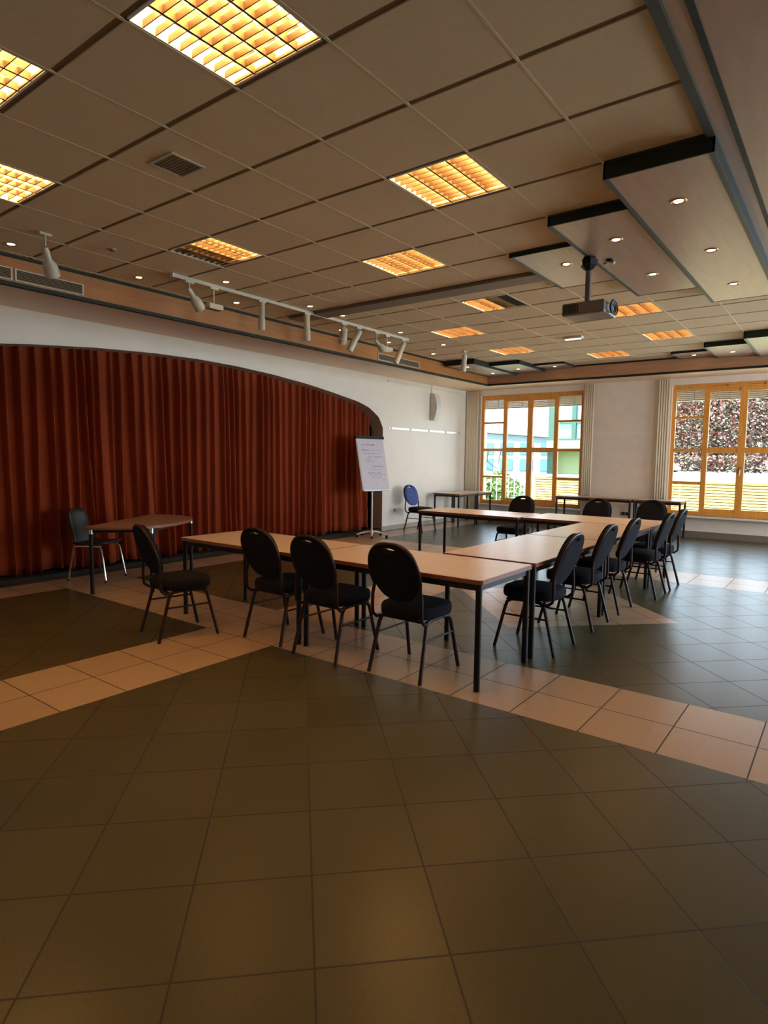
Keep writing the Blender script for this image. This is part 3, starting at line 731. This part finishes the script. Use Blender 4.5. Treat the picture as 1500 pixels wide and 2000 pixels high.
# visitor chair with chrome legs
t = thing('visitor_chair', 'black shell chair with chrome legs in front of the stage curtain', 'chair', (-7.60, 4.0, 0), -math.radians(60))
g = G(); n = 14; prof = []
for k in range(n+1):
    u = k/n
    if u < .5: prof.append((.21-.40*(u/.5), .455-.012*math.sin(u/.5*PI)))
    else:
        w = (u-.5)/.5; prof.append((-.19-.06*math.sin(w*PI*.5)-.05*w, .455+.43*w**1.1))
for k, (y, z) in enumerate(prof):
    u = k/n
    hw = .215 if u < .5 else .205-.03*((u-.5)/.5)
    for q in range(9):
        x = -hw+2*hw*q/8; cx = (x/hw)**2
        yy = y+(.03*cx if u > .55 else 0); zz = z+(.012*cx if u < .5 else 0)-(.03*cx*cx if k >= n-1 else 0)
        g.v.append((x, yy, zz))
for k in range(n):
    for q in range(8): a = k*9+q; g.f.append((a, a+1, a+10, a+9))
sh = obj('seat_shell', g, m_shell, t, smooth=True); md = sh.modifiers.new('thick', 'SOLIDIFY'); md.thickness = .022
obj('seat_frame', G().tube([(-.19, -.17, .43), (-.19, .17, .43)], .010, 8).tube([(.19, -.17, .43), (.19, .17, .43)], .010, 8).tube([(-.19, -.1, .43), (.19, -.1, .43)], .009, 8), m_chrome, t, smooth=True)
for s_ in (-1, 1):
    for f_ in (-1, 1):
        l_ = obj('leg', G().tube([(s_*.19, f_*.12, .43), (s_*.195, f_*.17, .422), (s_*.2, f_*.19, .39), (s_*.225, f_*.25, .012)], .0115, 8), m_chrome, t, smooth=True)
        obj('foot_cap', G().cyl((s_*.225, f_*.25, .0), (s_*.2245, f_*.249, .02), .014, 8), m_black, l_)

# ------------------------------------------------------------------ tables
HT = .77
def table(label, x0, x1, y0, y1, rz=0.0, grp='rectangular tables of the u-shape', name='meeting_table', legmat=None):
    cx, cy = (x0+x1)/2, (y0+y1)/2; a, b = (x1-x0)/2-.004, (y1-y0)/2-.004
    t = thing(name, label, 'table', (cx, cy, 0), rz, grp)
    tp = obj('tabletop', G().prism(rrect(-a+.006, a-.006, -b+.006, b-.006, .03), HT-.027, HT), m_top if a >= b else M_wood('beech_laminate_crosswise', (0.64, 0.52, 0.40), (0.72, 0.60, 0.47), 0.32, 2.5, (9, 1, 1), 0.5), t)
    outp = rrect(-a, a, -b, b, .035); inn = rrect(-a+.006, a-.006, -b+.006, b-.006, .03)
    g = G(); n = len(outp)
    for z in (HT-.030, HT-.001):
        g.v += [(x, y, z) for x, y in outp]; g.v += [(x, y, z+(0.0 if z > HT-.01 else 0)) for x, y in inn]
    for k in range(n):
        k2 = (k+1) % n
        g.f += [(k, k2, 2*n+k2, 2*n+k), (2*n+k, 2*n+k2, 3*n+k2, 3*n+k), (3*n+k, 3*n+k2, n+k2, n+k), (n+k, n+k2, k2, k)]
    obj('edge_band', g, m_edge, tp)
    i = .030
    obj('apron', G().box(-a+i, a-i, -b+i, -b+i+.025, HT-.078, HT-.036).box(-a+i, a-i, b-i-.025, b-i, HT-.078, HT-.036).box(-a+i, -a+i+.025, -b+i, b-i, HT-.078, HT-.036).box(a-i-.025, a-i, -b+i, b-i, HT-.078, HT-.036), m_frame, t)
    for sx_ in (-1, 1):
        for sy_ in (-1, 1):
            x, y = sx_*(a-.036), sy_*(b-.036)
            l_ = obj('leg', G().cyl((x, y, 0.004), (x, y, HT-.08), .022, 16), legmat or m_black, t, smooth=True)
            obj('leg_collar', G().cyl((x, y, HT-.082), (x, y, HT-.028), .024, 16), m_frame, l_, smooth=True)
    return t
table('rectangular table at the left end of the near row, left of the two', -5.24, -3.585, 3.585, 4.425)
table('rectangular table at the right end of the near row, forming the front corner', -3.580, -1.900, 3.585, 4.425)
table('rectangular table lying lengthwise on the right side, nearer one', -2.760, -1.905, 4.475, 6.215)
table('rectangular table lying lengthwise on the right side, farther one', -2.760, -1.905, 6.222, 7.940)
table('rectangular table in the far row at its right end, chairs behind it', -3.625, -1.900, 7.950, 8.880)
table('rectangular table in the far row at its left end, towards the blue chair', -5.330, -3.632, 7.880, 8.690)
GS = 'side tables along the far walls'
table('side table in the far left corner, nearer half along the white wall', -7.80, -7.08, 12.18, 13.06, grp=GS, name='side_table')
table('side table in the far left corner, farther half below the left window', -7.80, -7.08, 13.07, 13.80, grp=GS, name='side_table')
table('low-lying long side table below the window pier, left one', -5.28, -3.62, 13.28, 13.84, grp=GS, name='side_table')
table('side table below the right window, right one of the pair', -3.61, -2.66, 13.28, 13.84, grp=GS, name='side_table')

# half-round table
t = thing('half_round_table', 'half-round wooden table near the stage curtain at the left', 'table', (-7.16, 4.08, 0), math.atan2(.854, -.525))
# local +X runs along the straight side, local -Y is the rounded side
def half(a, dp, n=30, p=2.5):
    return [(math.copysign(abs(math.cos(q))**(2/p), math.cos(q))*a, -abs(math.sin(q))**(2/p)*dp) for q in [PI*k/n for k in range(n+1)]]
tp = obj('tabletop', G().prism(half(.80, .80), HT-.027, HT), M_wood('beech_laminate_dark', (0.42, 0.24, 0.13), (0.50, 0.30, 0.17), 0.32, 2.5, (1, 9, 1)), t)
ou, inn = half(.808, .808), half(.80, .80); g = G(); n = len(ou)
for z in (HT-.030, HT-.001): g.v += [(x, y+.003, z) for x, y in ou]; g.v += [(x, y, z) for x, y in inn]
for k in range(n):
    k2 = (k+1) % n
    g.f += [(k, k2, 2*n+k2, 2*n+k), (2*n+k, 2*n+k2, 3*n+k2, 3*n+k), (n+k, n+k2, k2, k)]
obj('edge_band', g, m_edge, tp)
LG = [(-.74, -.05), (.74, -.05), (-.55, -.66), (.55, -.66)]
obj('apron', G().tube([(-.74, -.05, HT-.055), (.74, -.05, HT-.055)], .018, 8).tube([(-.74, -.05, HT-.055), (-.55, -.66, HT-.055)], .018, 8).tube([(.74, -.05, HT-.055), (.55, -.66, HT-.055)], .018, 8), m_frame, t, smooth=True)
obj('front_rail', G().tube([(-.55, -.66, HT-.055), (.55, -.66, HT-.055)], .018, 8), m_chrome, t, smooth=True)
for x, y in LG:
    l_ = obj('leg', G().cyl((x, y, .004), (x, y, HT-.08), .022, 16), m_black, t, smooth=True)
    obj('leg_collar', G().cyl((x, y, HT-.085), (x, y, HT-.028), .025, 16), m_chrome, l_, smooth=True)

# ------------------------------------------------------------------ outside
m_grass = mat('lawn', (.10, .18, .05), .9, var=.3, scale=1.5)
m_pave = mat('pale_paving', (.20, .20, .21), .9, var=.05, scale=.5)
m_slat = mat('yellow_slats', (.62, .42, .12), .6, var=.05, scale=3)
m_slatsh = mat('slat_shadow_gap', (.20, .17, .08), .8)
struct('ground', G().box(-120, 90, WY+.3, 240, -.5, -.2), m_grass)
struct('ground', G().box(-14, 10, WY+.31, 17.4, -.2, -.15), mat('sun_bounce_slabs', (.86, .82, .76), .9))  # unseen terrace added as a reflector, bouncing sun up onto the far ceiling
struct('ground', G().box(-25, 90, 40, 125, -.2, -.14), m_pave)
t = thing('slat_fence', 'yellow horizontal slat fence with white coping outside both windows', 'fence', (-7.6, 17.5, -.2))
g = G()
for k in range(17): g.box(0, 16, -.02, .05, .02+k*.0735, .072+k*.0735)
obj('slat_panel', g, m_slat, t); obj('backing', G().box(0, 16, .055, .10, 0, 1.25), m_slatsh, t)
obj('coping', G().box(-.05, 16, -.06, .22, 1.275, 1.34), m_white, t)
for k in range(9): obj('post', G().box(k*2, k*2+.05, .0, .056, 0, 1.27), m_slat, t)

def leafmat(name, cols, sc=1.2):
    m, n, l, b = new_mat(name)
    geo = n.new('ShaderNodeNewGeometry'); nz = n.new('ShaderNodeTexNoise'); nz.inputs['Scale'].default_value = sc; nz.inputs['Detail'].default_value = 8; nz.inputs['Roughness'].default_value = .8
    l.new(geo.outputs['Position'], nz.inputs['Vector']); rp = n.new('ShaderNodeValToRGB')
    el = rp.color_ramp.elements
    while len(el) < len(cols): el.new(.5)
    for k, c in enumerate(cols): el[k].position = .3+.4*k/(len(cols)-1); el[k].color = c + (1,)
    l.new(nz.outputs['Fac'], rp.inputs[0]); l.new(rp.outputs[0], b.inputs['Base Color']); b.inputs['Roughness'].default_value = .45
    return m
m_leaf = leafmat('copper_leaves', [(.40, .30, .20), (.04, .045, .035), (.42, .11, .09), (.05, .055, .04), (.40, .30, .17), (.05, .05, .04), (.50, .09, .08)], .7)
m_leafg = leafmat('green_leaves', [(.06, .12, .05), (.18, .26, .08), (.28, .34, .12)])
m_bark = mat('bark', (.08, .06, .05), .9)
def tree(x, y, z0, h, rx, rz, nl, size, m, label, name='copper_beech', cat='tree', seed=1, low=.1):
    rnd = random.Random(seed)
    t = thing(name, label, cat, (x, y, z0))
    g = G().tube([(0, 0, 0), (.05, 0, h*.3), (0, .1, h*.6), (.1, 0, h*.8)], .22*h/6, 8, True, .06)
    for k in range(6):
        a = k*1.05; g.tube([(0, 0, h*.3+.25*k), (rx*.35*math.cos(a), rx*.3*math.sin(a), h*.5+.25*k), (rx*.7*math.cos(a), rx*.6*math.sin(a), h*.62+.3*k)], .07*h/6, 6, True, .02)
    obj('trunk', g, m_bark, t, smooth=True)
    g = G()
    for k in range(nl):
        while True:
            p = Vector((rnd.uniform(-1, 1), rnd.uniform(-1, 1), rnd.uniform(-1, 1)))
            if .25 < p.length < 1 and rnd.random() < p.length: break
        w_ = min(1.15, 1/max(.5, math.sqrt(1-p.z*p.z))) if p.z < 0 else 1
        c = Vector((p.x*rx*w_, p.y*rx*.6, low+rz+p.z*rz)); c += Vector((math.sin(c.z*3+k%7), 0, math.cos(c.x*2.3)))*.18
        if c.z < .03: c.z = .03+rnd.random()*.3
        a = Vector((rnd.uniform(-1,1), rnd.uniform(-1,1), rnd.uniform(-.6,.6))).normalized(); b = a.cross(Vector((rnd.uniform(-1,1), rnd.uniform(-1,1), rnd.uniform(-1,1)))).normalized()
        s_ = size*rnd.uniform(.6, 1.3); g.add([c-a*s_, c+b*s_*.5, c+a*s_, c-b*s_*.5], [(0,1,2,3)])
    obj('foliage', g, m, t)
tree(-19.5, 122, -.14, 20, 11.0, 9.5, 22000, .34, m_leaf, 'mottled red and green tree filling the left half of the right window', seed=1, low=-.3)
tree(7.2, 122, -.14, 20, 11.0, 9.5, 20000, .34, m_leaf, 'reddish tree filling the right part of the right window', seed=2, low=-.3)
tree(-13.8, 40, -.2, 6, 2.0, 2.1, 3000, .2, m_leafg, 'hazy green tree between the far building and the green glazed building', 'green_tree', seed=3, low=.3)
g = G(); rnd = random.Random(9)
for k in range(5000):
    c = Vector((rnd.uniform(-50, 20), rnd.uniform(-1, 1), rnd.uniform(.1, 2.6))); a = Vector((rnd.uniform(-1,1), rnd.uniform(-1,1), rnd.uniform(-.6,.6))).normalized(); b = a.cross(Vector((.3, rnd.uniform(-1,1), 1))).normalized()
    g.add([c-a*.35, c+b*.2, c+a*.35, c-b*.2], [(0,1,2,3)])
h = obj('hedge', g, m_leaf); h.location = (0, 109, -.14); tag(h, 'long low hedge at the foot of the trees behind the car', 'hedge')
# white car
t = thing('car', 'white car parked behind the fence at the left of the right window', 'car', (-23.0, 103, -.14)); t.scale = (1.65, 1.65, 1.65)
Mc = Matrix(((1,0,0,0),(0,0,1,-.8),(0,1,0,0),(0,0,0,1)))
b = obj('body', G().prism([(-1.5,.18),(1.0,.18),(1.08,.42),(1.0,.50),(.75,.52),(.45,.80),(-.9,.82),(-1.4,.52),(-1.55,.45)], 0, 1.5, Mc), mat('white_car_paint', (.8,.8,.82), .25), t, bevel=.03)
obj('side_window', G().prism([(.60,.53),(.38,.75),(-.80,.77),(-1.15,.53)], -.01, 1.51, Mc), m_black, b)
for x in (-1.0, .55):
    for y in (-.82, .62): obj('wheel', G().cyl((x, y, .2), (x, y+.2, .2), .2, 18), m_black, t, smooth=True)
# far pale building
m_haze = mat('pale_blue_facade', (.22, .28, .30), .8, var=.04, scale=.5)
m_hglass = mat('blue_glass_band', (.07, .16, .21), .2, var=.2, scale=.6)
t = thing('office_building', 'pale blue office building far behind the left window', 'building', (-22, 45, -.2))
obj('facade', G().prism([(-4.5,0),(6.5,0),(6.5,3.15),(-4.5,4.05)], 0, 6, Matrix(((1,0,0,0),(0,0,1,0),(0,1,0,0),(0,0,0,1)))), m_haze, t)
obj('roof_edge', G().tube([(-4.6,-.1,4.08),(6.6,-.1,3.18)], .07, 6), m_frame, t)
for r_ in range(2):
    for k in range(6): obj('window', G().box(-3.9+k*1.7, -2.8+k*1.7, -.04, .02, .9+r_*1.25, 1.8+r_*1.25), m_hglass, t)
# green glazed building
m_grn = mat('dark_green_metal', (.04, .10, .075), .5, var=.1)
m_cyan = mat('reflective_glazing', (.25, .45, .45), .12, var=.4, scale=1.2, spec=.8)
m_cream = mat('cream_render', (.34, .34, .20), .8, var=.05)
t = thing('glazed_building', 'dark green glazed building with a cream balcony band in the left window', 'building', (-9.9, 24, -.2))
obj('lower_wall', G().box(0.25, 2.6, .15, 3, 0, 2.1), m_cream, t)
obj('balcony_band', G().box(-.3, 2.7, -.5, .2, 2.1, 2.22).box(.1, 2.6, -.35, .15, 2.22, 2.52), m_cream, t)
obj('glazing', G().box(.1, 2.6, .12, 2.9, 2.52, 6), m_cyan, t)
obj('corner_column', G().box(0, .30, 0, .3, 0, 6), m_grn, t)
for k in range(2): obj('mullion', G().box(.95+k*1.1, 1.12+k*1.1, .02, .14, 2.52, 6), m_grn, t)
for z in (2.5, 3.2, 4.2): obj('transom', G().box(.2, 2.6, .04, .14, z, z+.12), m_grn, t)
for x in (.45, 1.6): obj('column', G().cyl((x, -.2, 0), (x, -.2, 2.1), .06, 10), m_white, t, smooth=True)
# railing and garden outside the left window
t = thing('white_railing', 'white vertical-bar railing on the terrace outside the left window', 'railing', (-10.9, 17.6, -.2))
obj('handrail', G().box(0, 3.2, -.02, .02, 1.22, 1.26).box(0, 3.2, -.015, .015, .12, .15), m_white, t)
for k in range(17): obj('bar', G().box(k*.2, k*.2+.02, -.01, .01, 0, 1.22), m_white, t)
t = thing('lamp_mast', 'slim pale pair of poles outside the left edge of the left window', 'mast', (-8.75, 16.4, -.2))
obj('pole', G().cyl((0, 0, 0), (0, 0, 4.2), .022, 10), m_white, t, smooth=True); obj('pole', G().cyl((.09, 0, 0), (.09, 0, 4.2), .014, 10), m_alu, t, smooth=True)
for k, (x, y, r, lab) in enumerate(((-11.6, 22, .9, 'round green shrub behind the railing, left one'), (-10.6, 20, .6, 'round green shrub behind the railing, beside the green column'), (-13.6, 27, 1.2, 'wide green shrub seen through the leftmost panes'))):
    tree(x, y, -.2, 1.0, r, .5, 1200, .10, m_leafg, lab, 'garden_shrub', 'shrub', seed=20+k, low=.02)
